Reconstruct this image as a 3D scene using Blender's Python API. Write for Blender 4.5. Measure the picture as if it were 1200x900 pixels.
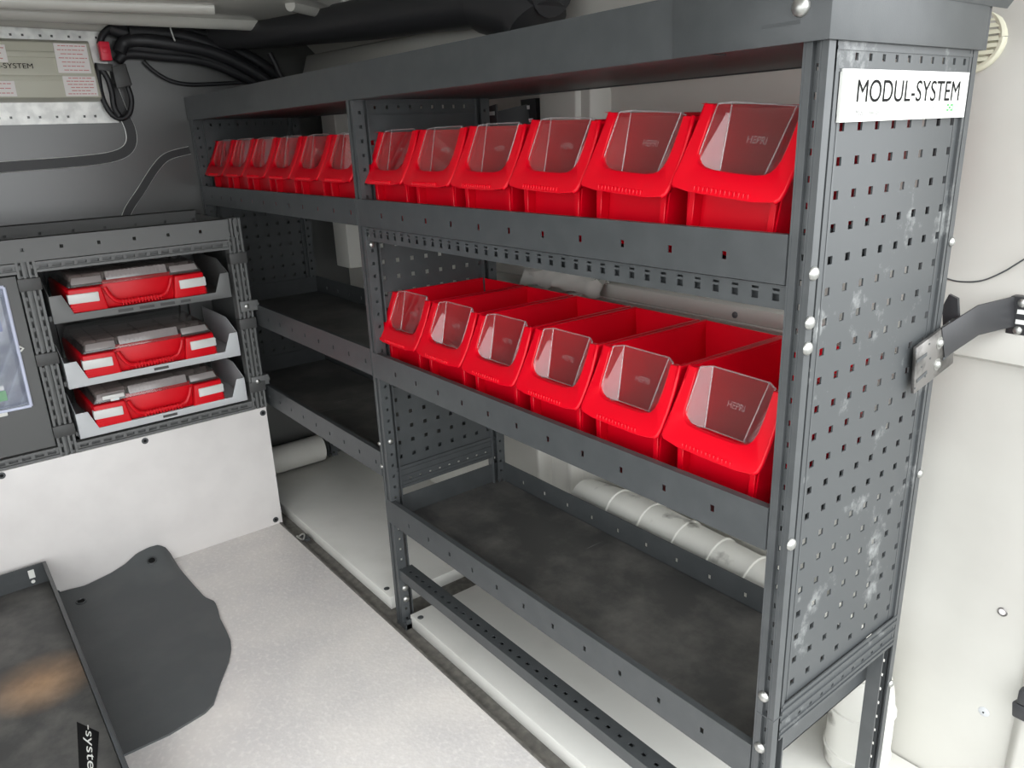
import bpy, bmesh, math, random
from mathutils import Vector, Matrix
random.seed(7)
for o in list(bpy.data.objects): bpy.data.objects.remove(o)
S = bpy.context.scene
COL = S.collection
# ------------------------------------------------------------------ camera
F = 898.7167
ROWS = ((0.61794634, 0.78527285, -0.03858603), (0.22089329, -0.22050757, -0.95004346), (-0.75455184, 0.57855248, -0.30972334))
CAM = Vector((1.43022, -0.72216, 1.08868))
cd = bpy.data.cameras.new('camera'); cam = bpy.data.objects.new('camera', cd); COL.objects.link(cam)
r_, d_, f_ = [Vector(r) for r in ROWS]
m = Matrix((r_, -d_, -f_)).transposed().to_4x4(); m.translation = CAM
cam.matrix_world = m
cd.sensor_fit = 'HORIZONTAL'; cd.sensor_width = 36.0; cd.lens = F / 1200 * 36.0; cd.clip_start = 0.02
S.camera = cam
def at(u, v, ax, val):
    """photo pixel (1200x900) -> point on the plane ax=val"""
    d = r_ * ((u - 600) / F) + d_ * ((v - 450) / F) + f_
    i = 'xyz'.index(ax)
    return CAM + d * ((val - CAM[i]) / d[i])
# ------------------------------------------------------------------ world, exposure
SKY = 5.4        # radiance overhead
HOR = 3.7        # radiance at the horizon
W = bpy.data.worlds.new('overcast_sky'); S.world = W; W.use_nodes = True
bg = W.node_tree.nodes['Background']
# bright hazy sky, a little brighter overhead than at the horizon
_n = W.node_tree.nodes; _l = W.node_tree.links
_tc = _n.new('ShaderNodeTexCoord'); _sx = _n.new('ShaderNodeSeparateXYZ'); _l.new(_tc.outputs['Generated'], _sx.inputs[0])
_cl = _n.new('ShaderNodeMath'); _cl.operation = 'MAXIMUM'; _cl.inputs[1].default_value = 0.0; _l.new(_sx.outputs['Z'], _cl.inputs[0])
_ma = _n.new('ShaderNodeMath'); _ma.operation = 'MULTIPLY_ADD'; _ma.inputs[1].default_value = SKY - HOR; _ma.inputs[2].default_value = HOR
_l.new(_cl.outputs[0], _ma.inputs[0]); _l.new(_ma.outputs[0], bg.inputs['Strength'])
bg.inputs['Color'].default_value = (0.95, 0.98, 1.0, 1)
S.view_settings.view_transform = 'Standard'; S.view_settings.look = 'None'
S.view_settings.gamma = 1.0; S.view_settings.use_curve_mapping = False
S.view_settings.exposure = 0.12
# ------------------------------------------------------------------ materials
def new_mat(name):
    M = bpy.data.materials.new(name); M.use_nodes = True
    return M, M.node_tree, M.node_tree.nodes['Principled BSDF']
def mat(name, col, rough=0.5, metal=0.0, noise=None, bump=0.0, bscale=200.0, spec=0.5):
    """noise = (second colour, scale, low, high)"""
    M, t, p = new_mat(name)
    p.inputs['Base Color'].default_value = (*col, 1); p.inputs['Roughness'].default_value = rough
    p.inputs['Metallic'].default_value = metal; p.inputs['Specular IOR Level'].default_value = spec
    tc = t.nodes.new('ShaderNodeTexCoord')
    if noise:
        c2, sc, lo, hi = noise
        n = t.nodes.new('ShaderNodeTexNoise'); n.inputs['Scale'].default_value = sc; n.inputs['Detail'].default_value = 6
        t.links.new(tc.outputs['Object'], n.inputs['Vector'])
        r = t.nodes.new('ShaderNodeValToRGB'); r.color_ramp.elements[0].position = lo; r.color_ramp.elements[1].position = hi
        r.color_ramp.elements[0].color = (*col, 1); r.color_ramp.elements[1].color = (*c2, 1)
        t.links.new(n.outputs['Fac'], r.inputs['Fac']); t.links.new(r.outputs['Color'], p.inputs['Base Color'])
    if bump:
        n = t.nodes.new('ShaderNodeTexNoise'); n.inputs['Scale'].default_value = bscale
        t.links.new(tc.outputs['Object'], n.inputs['Vector'])
        b = t.nodes.new('ShaderNodeBump'); b.inputs['Strength'].default_value = bump; b.inputs['Distance'].default_value = 0.001
        t.links.new(n.outputs['Fac'], b.inputs['Height']); t.links.new(b.outputs['Normal'], p.inputs['Normal'])
    return M
def clear_mat(name, tint, gloss_col=(1, 1, 1), rough=0.04, haze=0.06, haze_col=(0.9, 0.85, 0.85), f0=0.05):
    M = bpy.data.materials.new(name); M.use_nodes = True; t = M.node_tree
    for n in list(t.nodes): t.nodes.remove(n)
    out = t.nodes.new('ShaderNodeOutputMaterial')
    tr = t.nodes.new('ShaderNodeBsdfTransparent'); tr.inputs['Color'].default_value = (*tint, 1)
    df = t.nodes.new('ShaderNodeBsdfDiffuse'); df.inputs['Color'].default_value = (*haze_col, 1)
    gl = t.nodes.new('ShaderNodeBsdfGlossy'); gl.inputs['Roughness'].default_value = rough; gl.inputs['Color'].default_value = (*gloss_col, 1)
    m1 = t.nodes.new('ShaderNodeMixShader'); m1.inputs[0].default_value = haze
    lw = t.nodes.new('ShaderNodeLayerWeight'); lw.inputs['Blend'].default_value = 0.5
    pw = t.nodes.new('ShaderNodeMath'); pw.operation = 'POWER'; pw.inputs[1].default_value = 4.0; t.links.new(lw.outputs['Facing'], pw.inputs[0])
    fr = t.nodes.new('ShaderNodeMath'); fr.operation = 'MULTIPLY_ADD'; fr.inputs[1].default_value = 0.9; fr.inputs[2].default_value = f0; t.links.new(pw.outputs[0], fr.inputs[0])
    m2 = t.nodes.new('ShaderNodeMixShader')
    t.links.new(tr.outputs[0], m1.inputs[1]); t.links.new(df.outputs[0], m1.inputs[2])
    t.links.new(fr.outputs[0], m2.inputs[0]); t.links.new(m1.outputs[0], m2.inputs[1]); t.links.new(gl.outputs[0], m2.inputs[2])
    t.links.new(m2.outputs[0], out.inputs['Surface'])
    return M
def scuffed(name, col, scuff, rough, sc=9.0, lo=0.62, hi=0.72, amt=0.5):
    """powder coat with pale rubbed patches and fine scratches"""
    M, t, p = new_mat(name); L = t.links
    p.inputs['Roughness'].default_value = rough
    tc = t.nodes.new('ShaderNodeTexCoord')
    a = t.nodes.new('ShaderNodeTexNoise'); a.inputs['Scale'].default_value = sc; a.inputs['Detail'].default_value = 10; a.inputs['Roughness'].default_value = 0.72
    L.new(tc.outputs['Object'], a.inputs['Vector'])
    r = t.nodes.new('ShaderNodeValToRGB'); r.color_ramp.elements[0].position = lo; r.color_ramp.elements[1].position = hi
    r.color_ramp.elements[0].color = (0, 0, 0, 1); r.color_ramp.elements[1].color = (amt, amt, amt, 1)
    L.new(a.outputs['Fac'], r.inputs['Fac'])
    mx = t.nodes.new('ShaderNodeMix'); mx.data_type = 'RGBA'
    mx.inputs['A'].default_value = (*col, 1); mx.inputs['B'].default_value = (*scuff, 1)
    L.new(r.outputs['Color'], mx.inputs['Factor']); L.new(mx.outputs['Result'], p.inputs['Base Color'])
    return M
MT = {}
MT['coat'] = mat('grey_powder_coat', (0.048, 0.052, 0.054), 0.40, 0.0, ((0.057, 0.061, 0.063), 30, 0.4, 0.7), 0.12, 900)
MT['coat_scuffed'] = scuffed('grey_powder_coat_scuffed', (0.052, 0.056, 0.058), (0.42, 0.43, 0.42), 0.40, 11.0, 0.57, 0.72, 0.6)
MT['coat_light'] = mat('grey_profile_steel', (0.052, 0.056, 0.058), 0.34, 0.0, ((0.066, 0.070, 0.072), 25, 0.4, 0.7))
MT['coat_dark'] = mat('charcoal_powder_coat', (0.052, 0.056, 0.058), 0.45)
MT['tray_grey'] = mat('pale_grey_coat', (0.50, 0.51, 0.52), 0.45)
MT['tray_mid'] = mat('mid_grey_coat', (0.14, 0.142, 0.14), 0.45)
MT['cab'] = mat('cabinet_grey', (0.125, 0.127, 0.125), 0.5)
MT['cab_post'] = mat('cabinet_profile', (0.125, 0.127, 0.125), 0.4)
MT['clip'] = mat('black_plastic_clip', (0.055, 0.055, 0.054), 0.5)
MT['steel'] = mat('zinc_steel', (0.42, 0.42, 0.40), 0.36, 0.9)
MT['galv'] = mat('galvanised_sheet', (0.62, 0.62, 0.6), 0.42, 0.35, ((0.8, 0.8, 0.77), 35, 0.4, 0.62))
MT['brushed'] = mat('worn_bare_steel', (0.27, 0.26, 0.25), 0.36, 0.85, ((0.10, 0.095, 0.09), 30, 0.45, 0.65))
MT['red'] = mat('red_plastic', (0.62, 0.0, 0.010), 0.34, spec=0.28)
MT['red_case'] = mat('red_case_plastic', (0.64, 0.004, 0.012), 0.36, spec=0.3)
MT['clear'] = clear_mat('clear_plastic', (0.96, 0.945, 0.945), haze=0.012, f0=0.030)
MT['emboss'] = clear_mat('embossed_clear', (0.85, 0.85, 0.85), rough=0.25, haze=0.12)
MT['lid'] = clear_mat('smoked_lid_plastic', (0.66, 0.62, 0.60), rough=0.12, haze=0.07, haze_col=(0.5, 0.46, 0.44))
MT['lid_strip'] = clear_mat('frosted_lid_strip', (0.75, 0.70, 0.70), rough=0.2, haze=0.32, haze_col=(0.7, 0.65, 0.64))
MT['insert'] = mat('brown_grey_insert', (0.10, 0.085, 0.08), 0.6)
MT['latch'] = mat('pale_grey_latch', (0.66, 0.66, 0.64), 0.3)
MT['white'] = mat('white_plate', (0.72, 0.72, 0.68), 0.5)
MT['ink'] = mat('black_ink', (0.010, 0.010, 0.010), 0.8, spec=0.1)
MT['ink_grey'] = mat('grey_ink', (0.20, 0.20, 0.19), 0.5)
MT['ink_red'] = mat('red_ink', (0.62, 0.25, 0.24), 0.5)
MT['ink_green'] = mat('green_ink', (0.08, 0.34, 0.10), 0.5)
MT['ink_green2'] = mat('pale_green_ink', (0.34, 0.56, 0.34), 0.5)
MT['vanwhite'] = mat('van_paint_white', (0.50, 0.49, 0.45), 0.38, 0.0, ((0.46, 0.445, 0.41), 5, 0.4, 0.7))
MT['roofpaint'] = mat('roof_paint', (0.50, 0.49, 0.45), 0.20)
MT['beam'] = mat('roof_beam_paint', (0.50, 0.49, 0.45), 0.14)
MT['lining'] = mat('white_side_lining', (0.50, 0.49, 0.45), 0.5)
MT['board'] = mat('white_faced_board', (0.66, 0.65, 0.61), 0.32, 0.0, ((0.58, 0.57, 0.53), 7, 0.5, 0.75))
MT['panelboard'] = mat('pale_lilac_grey_board', (0.70, 0.67, 0.65), 0.32, 0.0, ((0.66, 0.63, 0.612), 14, 0.4, 0.7))
MT['bulk'] = mat('grey_bulkhead_paint', (0.045, 0.046, 0.044), 0.32, 0.0, ((0.055, 0.055, 0.052), 6, 0.4, 0.7), spec=1.0)
MT['rubber'] = mat('black_rubber', (0.018, 0.018, 0.019), 0.45)
MT['duct'] = mat('black_duct_plastic', (0.028, 0.028, 0.03), 0.42)
MT['cable'] = mat('black_cable_sleeve', (0.014, 0.014, 0.016), 0.5)
MT['grime'] = mat('dirty_channel', (0.10, 0.095, 0.085), 0.7, 0.0, ((0.17, 0.16, 0.14), 60, 0.4, 0.7))
MT['inverter'] = mat('beige_inverter_paint', (0.52, 0.51, 0.42), 0.38)
MT['paper'] = mat('white_label_paper', (0.78, 0.74, 0.72), 0.55)
MT['redconn'] = mat('red_connector_plastic', (0.7, 0.02, 0.05), 0.4)
MT['ground'] = mat('grey_concrete', (0.22, 0.22, 0.21), 0.9)
MT['mat'] = mat('charcoal_rubber_mat', (0.078, 0.084, 0.086), 0.55, 0.0, ((0.10, 0.104, 0.104), 9, 0.45, 0.75), 0.3, 500)
MT['holder'] = clear_mat('clear_document_holder', (0.92, 0.93, 0.97), rough=0.08, haze=0.07, haze_col=(0.75, 0.78, 0.9), f0=0.04)
MT['holder_rim'] = mat('pale_blue_plastic', (0.62, 0.65, 0.80), 0.25)
MT['blue_print'] = mat('blue_print', (0.14, 0.17, 0.36), 0.4)
MT['doc'] = mat('pale_document', (0.52, 0.56, 0.62), 0.4, 0.0, ((0.66, 0.69, 0.72), 18, 0.45, 0.6))
MT['sticker'] = mat('green_sticker', (0.10, 0.36, 0.12), 0.5)
MT['ventcol'] = mat('cream_vent_plastic', (0.62, 0.60, 0.47), 0.4)
MT['hose'] = mat('white_ribbed_hose', (0.64, 0.63, 0.58), 0.5, 0.0, ((0.20, 0.19, 0.17), 16, 0.60, 0.72))
def shelf_mat_material(name, base, light, stain=None):
    """dark laminate board: cloudy wear, fine scratches, optional rust stain with a shape of its own"""
    M, t, p = new_mat(name); L = t.links
    p.inputs['Roughness'].default_value = 0.42
    tc = t.nodes.new('ShaderNodeTexCoord')
    a = t.nodes.new('ShaderNodeTexNoise'); a.inputs['Scale'].default_value = 7; a.inputs['Detail'].default_value = 8; a.inputs['Roughness'].default_value = 0.65
    L.new(tc.outputs['Object'], a.inputs['Vector'])
    r = t.nodes.new('ShaderNodeValToRGB'); r.color_ramp.elements[0].position = 0.42; r.color_ramp.elements[1].position = 0.72
    r.color_ramp.elements[0].color = (*base, 1); r.color_ramp.elements[1].color = (*light, 1)
    L.new(a.outputs['Fac'], r.inputs['Fac'])
    mp = t.nodes.new('ShaderNodeMapping'); mp.inputs['Scale'].default_value = (60, 4, 1); mp.inputs['Rotation'].default_value = (0, 0, 0.5)
    L.new(tc.outputs['Object'], mp.inputs['Vector'])
    s = t.nodes.new('ShaderNodeTexNoise'); s.inputs['Scale'].default_value = 1.0; s.inputs['Detail'].default_value = 3
    L.new(mp.outputs['Vector'], s.inputs['Vector'])
    r2 = t.nodes.new('ShaderNodeValToRGB'); r2.color_ramp.elements[0].position = 0.72; r2.color_ramp.elements[1].position = 0.76
    r2.color_ramp.elements[0].color = (0, 0, 0, 1); r2.color_ramp.elements[1].color = (0.35, 0.35, 0.35, 1)
    L.new(s.outputs['Fac'], r2.inputs['Fac'])
    mx = t.nodes.new('ShaderNodeMix'); mx.data_type = 'RGBA'; mx.inputs['B'].default_value = (0.4, 0.4, 0.38, 1)
    L.new(r.outputs['Color'], mx.inputs['A']); L.new(r2.outputs['Color'], mx.inputs['Factor'])
    res = mx.outputs['Result']
    if stain:
        (cx, cy, rad, col) = stain
        m2 = t.nodes.new('ShaderNodeMapping'); m2.inputs['Location'].default_value = (-cx / rad, -cy / rad, 0); m2.inputs['Scale'].default_value = (1 / rad, 1 / rad, 0)
        L.new(tc.outputs['Object'], m2.inputs['Vector'])
        g = t.nodes.new('ShaderNodeTexGradient'); g.gradient_type = 'SPHERICAL'; L.new(m2.outputs['Vector'], g.inputs['Vector'])
        mu = t.nodes.new('ShaderNodeMath'); mu.operation = 'MULTIPLY'; L.new(g.outputs['Fac'], mu.inputs[0]); L.new(a.outputs['Fac'], mu.inputs[1])
        m3 = t.nodes.new('ShaderNodeMix'); m3.data_type = 'RGBA'; m3.inputs['B'].default_value = (*col, 1)
        L.new(res, m3.inputs['A']); L.new(mu.outputs[0], m3.inputs['Factor']); res = m3.outputs['Result']
    L.new(res, p.inputs['Base Color'])
    return M
MT['shelfmat'] = shelf_mat_material('dark_shelf_laminate', (0.055, 0.054, 0.052), (0.15, 0.143, 0.13))
MT['traymat'] = shelf_mat_material('worn_tray_laminate', (0.055, 0.054, 0.052), (0.15, 0.143, 0.13), (-0.205, -0.705, 0.11, (0.80, 0.46, 0.22)))
def floor_material():
    M, t, p = new_mat('textured_grey_floor'); L = t.links
    p.inputs['Roughness'].default_value = 0.36
    tc = t.nodes.new('ShaderNodeTexCoord')
    a = t.nodes.new('ShaderNodeTexNoise'); a.inputs['Scale'].default_value = 4.5; a.inputs['Detail'].default_value = 7
    L.new(tc.outputs['Object'], a.inputs['Vector'])
    r = t.nodes.new('ShaderNodeValToRGB'); r.color_ramp.elements[0].position = 0.38; r.color_ramp.elements[1].position = 0.7
    r.color_ramp.elements[0].color = (0.64, 0.61, 0.592, 1); r.color_ramp.elements[1].color = (0.78, 0.735, 0.69, 1)
    L.new(a.outputs['Fac'], r.inputs['Fac'])
    b = t.nodes.new('ShaderNodeTexNoise'); b.inputs['Scale'].default_value = 90; b.inputs['Detail'].default_value = 4
    L.new(tc.outputs['Object'], b.inputs['Vector'])
    r2 = t.nodes.new('ShaderNodeValToRGB'); r2.color_ramp.elements[0].position = 0.50; r2.color_ramp.elements[1].position = 0.70
    r2.color_ramp.elements[0].color = (0, 0, 0, 1); r2.color_ramp.elements[1].color = (0.38, 0.38, 0.38, 1)
    L.new(b.outputs['Fac'], r2.inputs['Fac'])
    mx = t.nodes.new('ShaderNodeMix'); mx.data_type = 'RGBA'; mx.inputs['B'].default_value = (0.90, 0.86, 0.82, 1)
    L.new(r.outputs['Color'], mx.inputs['A']); L.new(r2.outputs['Color'], mx.inputs['Factor']); L.new(mx.outputs['Result'], p.inputs['Base Color'])
    v = t.nodes.new('ShaderNodeTexVoronoi'); v.inputs['Scale'].default_value = 150; L.new(tc.outputs['Object'], v.inputs['Vector'])
    bp = t.nodes.new('ShaderNodeBump'); bp.inputs['Strength'].default_value = 0.28; bp.inputs['Distance'].default_value = 0.0015
    L.new(v.outputs['Distance'], bp.inputs['Height']); L.new(bp.outputs['Normal'], p.inputs['Normal'])
    return M
MT['floor'] = floor_material()
# ------------------------------------------------------------------ mesh builder
class MB:
    def __init__(s): s.v = []; s.f = []
    def add(s, vs, fs):
        n = len(s.v); s.v += [tuple(v) for v in vs]; s.f += [tuple(i + n for i in f) for f in fs]; return s
    def box(s, x0, x1, y0, y1, z0, z1):
        x0, x1 = min(x0, x1), max(x0, x1); y0, y1 = min(y0, y1), max(y0, y1); z0, z1 = min(z0, z1), max(z0, z1)
        return s.add([(x0, y0, z0), (x1, y0, z0), (x1, y1, z0), (x0, y1, z0), (x0, y0, z1), (x1, y0, z1), (x1, y1, z1), (x0, y1, z1)],
                     [(0, 3, 2, 1), (4, 5, 6, 7), (0, 1, 5, 4), (1, 2, 6, 5), (2, 3, 7, 6), (3, 0, 4, 7)])
    def hexa(s, p):      # eight corners, bottom ring then top ring
        return s.add(p, [(0, 3, 2, 1), (4, 5, 6, 7), (0, 1, 5, 4), (1, 2, 6, 5), (2, 3, 7, 6), (3, 0, 4, 7)])
    def prism(s, pts, off):
        n = len(pts); off = Vector(off); q = [Vector(p) for p in pts]
        return s.add(q + [p + off for p in q], [tuple(range(n - 1, -1, -1)), tuple(range(n, 2 * n))] + [(i, (i + 1) % n, n + (i + 1) % n, n + i) for i in range(n)])
    def ribbon(s, A, B, off):   # strip between two point rows, given a thickness vector
        n = len(A); off = Vector(off); A = [Vector(a) for a in A]; B = [Vector(b) for b in B]
        vs = A + B + [a + off for a in A] + [b + off for b in B]; fs = []
        for i in range(n - 1):
            fs += [(i, i + 1, n + i + 1, n + i), (2 * n + i, 3 * n + i, 3 * n + i + 1, 2 * n + i + 1), (i, 2 * n + i, 2 * n + i + 1, i + 1), (n + i, n + i + 1, 3 * n + i + 1, 3 * n + i)]
        fs += [(0, n, 3 * n, 2 * n), (n - 1, 3 * n - 1, 4 * n - 1, 2 * n - 1)]
        return s.add(vs, fs)
    def perf(s, o, U, V, us, vs, holes, t):
        """sheet with real rectangular holes: cells (i,j) in holes are left open; t is the thickness vector"""
        o = Vector(o); U = Vector(U); V = Vector(V); t = Vector(t); nu, nv = len(us), len(vs)
        P = [o + U * u + V * v for v in vs for u in us]; N = len(P)
        fs = []
        solid = lambda i, j: 0 <= i < nu - 1 and 0 <= j < nv - 1 and (i, j) not in holes
        for j in range(nv - 1):
            for i in range(nu - 1):
                if not solid(i, j): continue
                a, b, c, d = j * nu + i, j * nu + i + 1, (j + 1) * nu + i + 1, (j + 1) * nu + i
                fs += [(a, b, c, d), (N + a, N + d, N + c, N + b)]
                if not solid(i, j - 1): fs.append((a, N + a, N + b, b))
                if not solid(i, j + 1): fs.append((d, c, N + c, N + d))
                if not solid(i - 1, j): fs.append((a, d, N + d, N + a))
                if not solid(i + 1, j): fs.append((b, N + b, N + c, c))
        return s.add(P + [p + t for p in P], fs)
    def tube(s, pts, r, n=10, caps=True):
        pts = [Vector(p) for p in pts]; k = len(pts); rs = r if isinstance(r, (list, tuple)) else [r] * k
        up = None; vs = []; fs = []
        for i, p in enumerate(pts):
            d = (pts[min(i + 1, k - 1)] - pts[max(i - 1, 0)]).normalized()
            if up is None: up = d.orthogonal().normalized()
            up = (up - d * up.dot(d)).normalized(); w = d.cross(up)
            vs += [p + (up * math.cos(2 * math.pi * j / n) + w * math.sin(2 * math.pi * j / n)) * rs[i] for j in range(n)]
        for i in range(k - 1):
            fs += [(i * n + j, i * n + (j + 1) % n, (i + 1) * n + (j + 1) % n, (i + 1) * n + j) for j in range(n)]
        if caps: fs += [tuple(range(n - 1, -1, -1)), tuple(range((k - 1) * n, k * n))]
        return s.add(vs, fs)
    def cyl(s, c, ax, r, h, n=16, r2=None):
        c = Vector(c); ax = Vector(ax).normalized()
        return s.tube([c, c + ax * h], [r, r if r2 is None else r2], n)
    def mesh(s, name):
        me = bpy.data.meshes.new(name); me.from_pydata([tuple(v) for v in s.v], [], s.f)
        bm = bmesh.new(); bm.from_mesh(me); bmesh.ops.recalc_face_normals(bm, faces=bm.faces); bm.to_mesh(me); bm.free()
        return me
    def build(s, name, m, parent=None, smooth=False, bevel=0.0, seg=2):
        me = s.mesh(name); me.materials.append(MT[m] if isinstance(m, str) else m)
        if bevel:
            bm = bmesh.new(); bm.from_mesh(me)
            bmesh.ops.remove_doubles(bm, verts=bm.verts, dist=1e-6)
            ed = [e for e in bm.edges if len(e.link_faces) == 2 and e.calc_face_angle(0) > 0.6]
            bmesh.ops.bevel(bm, geom=ed, offset=bevel, segments=seg, profile=0.5, affect='EDGES', clamp_overlap=True)
            bm.to_mesh(me); bm.free(); smooth = True
        if smooth:
            me.shade_smooth(); me.set_sharp_from_angle(angle=math.radians(40))
        o = bpy.data.objects.new(name, me); COL.objects.link(o)
        if parent: o.parent = parent
        return o
def smooth_path(pts, n=8):
    P = [Vector(p) for p in pts]; out = []
    for i in range(len(P) - 1):
        a, b, c, d = P[max(i - 1, 0)], P[i], P[i + 1], P[min(i + 2, len(P) - 1)]
        for k in range(n):
            t = k / n
            out.append(0.5 * ((2 * b) + (c - a) * t + (2 * a - 5 * b + 4 * c - d) * t * t + (3 * b - a - 3 * c + d) * t ** 3))
    return out + [P[-1]]
def tag(o, label, cat, group=None):
    o['label'] = label; o['category'] = cat
    if group: o['group'] = group
    return o
def thing(name, label, cat, loc=(0, 0, 0), group=None):
    o = bpy.data.objects.new(name, None); COL.objects.link(o); o.location = loc; o.empty_display_size = 0.05
    return tag(o, label, cat, group)
def struct(o): o['kind'] = 'structure'; return o
def copy_tree(o, parent=None):
    c = o.copy(); COL.objects.link(c); c.parent = parent
    for ch in list(o.children): copy_tree(ch, c)
    return c
def text_mesh(name, body, o, U, V, width, height, m, parent, depth=0.0004, shear=0.0):
    """lettering as a thin raised mesh in the plane (U,V), its lower left at o"""
    c = bpy.data.curves.new('tmp', 'FONT'); c.body = body; c.size = 1.0; c.extrude = 0.0; c.shear = shear
    t = bpy.data.objects.new('tmp', c); COL.objects.link(t); bpy.context.view_layer.update()
    me = bpy.data.meshes.new_from_object(t.evaluated_get(bpy.context.evaluated_depsgraph_get()))
    bpy.data.objects.remove(t); bpy.data.curves.remove(c)
    xs = [v.co.x for v in me.vertices]; ys = [v.co.y for v in me.vertices]
    x0, x1, y0, y1 = min(xs), max(xs), min(ys), max(ys)
    U = Vector(U); V = Vector(V); o = Vector(o); N = U.cross(V).normalized()
    for v in me.vertices:
        v.co = o + U * ((v.co.x - x0) / (x1 - x0) * width) + V * ((v.co.y - y0) / (y1 - y0) * height) + N * depth
    me.materials.clear(); me.materials.append(MT[m]); me.name = name
    ob = bpy.data.objects.new(name, me); COL.objects.link(ob)
    if parent: ob.parent = parent
    return ob
def holes_row(c0, pitch, n, w, lo, hi):
    """breaks along one axis for n holes of width w; returns (breaks, hole cell indices)"""
    br = [lo]; idx = []
    for k in range(n):
        c = c0 + k * pitch
        if c - w / 2 <= lo + 1e-5 or c + w / 2 >= hi - 1e-5: continue
        br.append(c - w / 2); idx.append(len(br) - 1); br.append(c + w / 2)
    br.append(hi); return br, idx
def dome(mb, c, ax, r, h, n=14):
    c = Vector(c); ax = Vector(ax).normalized()
    return mb.tube([c, c + ax * h * .45, c + ax * h * .8, c + ax * h], [r, r * .96, r * .72, r * .25], n)
X, Y, Z = Vector((1, 0, 0)), Vector((0, 1, 0)), Vector((0, 0, 1))
# ================================================================== THE VAN (setting)
XB, XR = -1.005, 1.16            # bulkhead face, rear door sill
YL = -1.30                        # far side wall, out of the picture
struct(MB().box(-9, 9, -9, 9, -0.62, -0.6).build('ground', 'ground'))
struct(MB().box(XB - .02, XR, YL, -0.027, -0.03, 0.0).build('floor', 'floor'))
struct(MB().box(XB, XR, -0.027, 0.47, -0.034, -0.014).build('trim_1', 'grime'))        # bare sill channel beside the boards
struct(MB().box(XB, XR, -0.027, -0.022, -0.014, 0.003).build('trim_2', 'grime'))
# platform boards under the rack
def board(x0, x1, label, screws):
    t = thing('platform_board', label, 'board', (0, 0, 0))
    MB().box(x0, x1, 0.016, 0.452, -0.014, 0.020).build('board', 'board', t, bevel=.0015)
    for sx, sy in screws:
        sc = dome(MB(), (sx, sy, 0.0195), Z, .0075, .003).build('screw', 'coat_dark', t, smooth=True)
    return t
board(XB + .002, -0.058, 'white faced floor board under the far rack bay', [(-0.0985, 0.029)])
board(0.036, 1.10, 'white faced floor board under the near rack bay', [(0.062, 0.029)])
# side wall behind the rack
prof = [(.456, -.034), (.456, .752), (.440, .760), (.440, .782), (.478, .866), (.484, .885), (.484, 1.16), (.468, 1.25), (.42, 1.35), (.34, 1.425), (.22, 1.462), (.10, 1.472)]
A = [(XB - .02, y, z) for y, z in prof]; B = [(XR, y, z) for y, z in prof]
n = len(prof); mb = MB()
mb.add(A + B + [(x, y + .03, z + .012) for x, y, z in A] + [(x, y + .03, z + .012) for x, y, z in B],
       [f for i in range(n - 1) for f in ((i, i + 1, n + i + 1, n + i), (2 * n + i, 3 * n + i, 3 * n + i + 1, 2 * n + i + 1))] +
       [(0, n, 3 * n, 2 * n), (n - 1, 3 * n - 1, 4 * n - 1, 2 * n - 1)] + [f for i in range(n - 1) for f in ((i, 2 * n + i, 2 * n + i + 1, i + 1), (n + i, n + i + 1, 3 * n + i + 1, 3 * n + i))])
wall_r = struct(mb.build('wall_right', 'vanwhite', smooth=True))
# pillars pressed into the side wall
def pillar(x0, x1, y0, y1, z0, z1, name='pillar'):
    return MB().hexa([(x0, y1, z0), (x0 + .018, y0, z0), (x1 - .018, y0, z0), (x1, y1, z0), (x0, y1, z1), (x0 + .018, y0, z1), (x1 - .018, y0, z1), (x1, y1, z1)]).build(name, 'vanwhite', wall_r, bevel=.003)
pillar(.055, .205, .425, .49, .88, 1.27); pillar(.110, .235, .438, .49, .88, 1.22)
pillar(-.93, -.80, .37, .49, .70, 1.25)
pillar(.005, .052, .425, .46, .02, .74); pillar(.118, .17, .43, .46, .02, .74)
for (px, pz) in [(.33, .70), (.74, .69)]: pass
MB().hexa([(-.98, .345, 1.265), (.06, .345, 1.25), (.12, .42, 1.25), (-.98, .42, 1.265), (-.98, .375, 1.345), (.0, .375, 1.325), (.08, .43, 1.325), (-.98, .43, 1.345)]).build('roof_rail', 'beam', wall_r, bevel=.006)
lg = MB().box(.19, .965, .404, .445, .756, .784).box(.19, .965, .398, .404, .752, .757).build('ledge_rail', 'roofpaint', wall_r, bevel=.003)
for x in (.62, .90): dome(MB(), (x, .404, .768), -Y, .006, .004).build('screw', 'coat_light', lg, smooth=True)
# ceiling, bulkhead, far side wall
struct(MB().box(XB - .02, XR, YL - .02, .30, 1.472, 1.49).build('ceiling', 'roofpaint'))
bulk = struct(MB().box(XB - .02, XB, YL - .02, .52, -.034, 1.49).build('wall_front', 'bulk'))
wl_ = struct(MB().box(XB - .02, .25, YL - .02, YL, -.03, 1.49).build('wall_left', 'lining'))     # the side door behind it stands open
MB().box(.25, 1.08, YL - .02, YL, 1.38, 1.49).build('door_header', 'lining', wl_); MB().box(1.08, XR, YL - .02, YL, -.03, 1.49).build('rear_pillar', 'lining', wl_)
# foot of the bulkhead: white rolled sill
struct(MB().tube([(-.955, .02, .075), (-.955, .255, .075)], .046, 20).build('trim_3', 'vanwhite', smooth=True))
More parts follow.
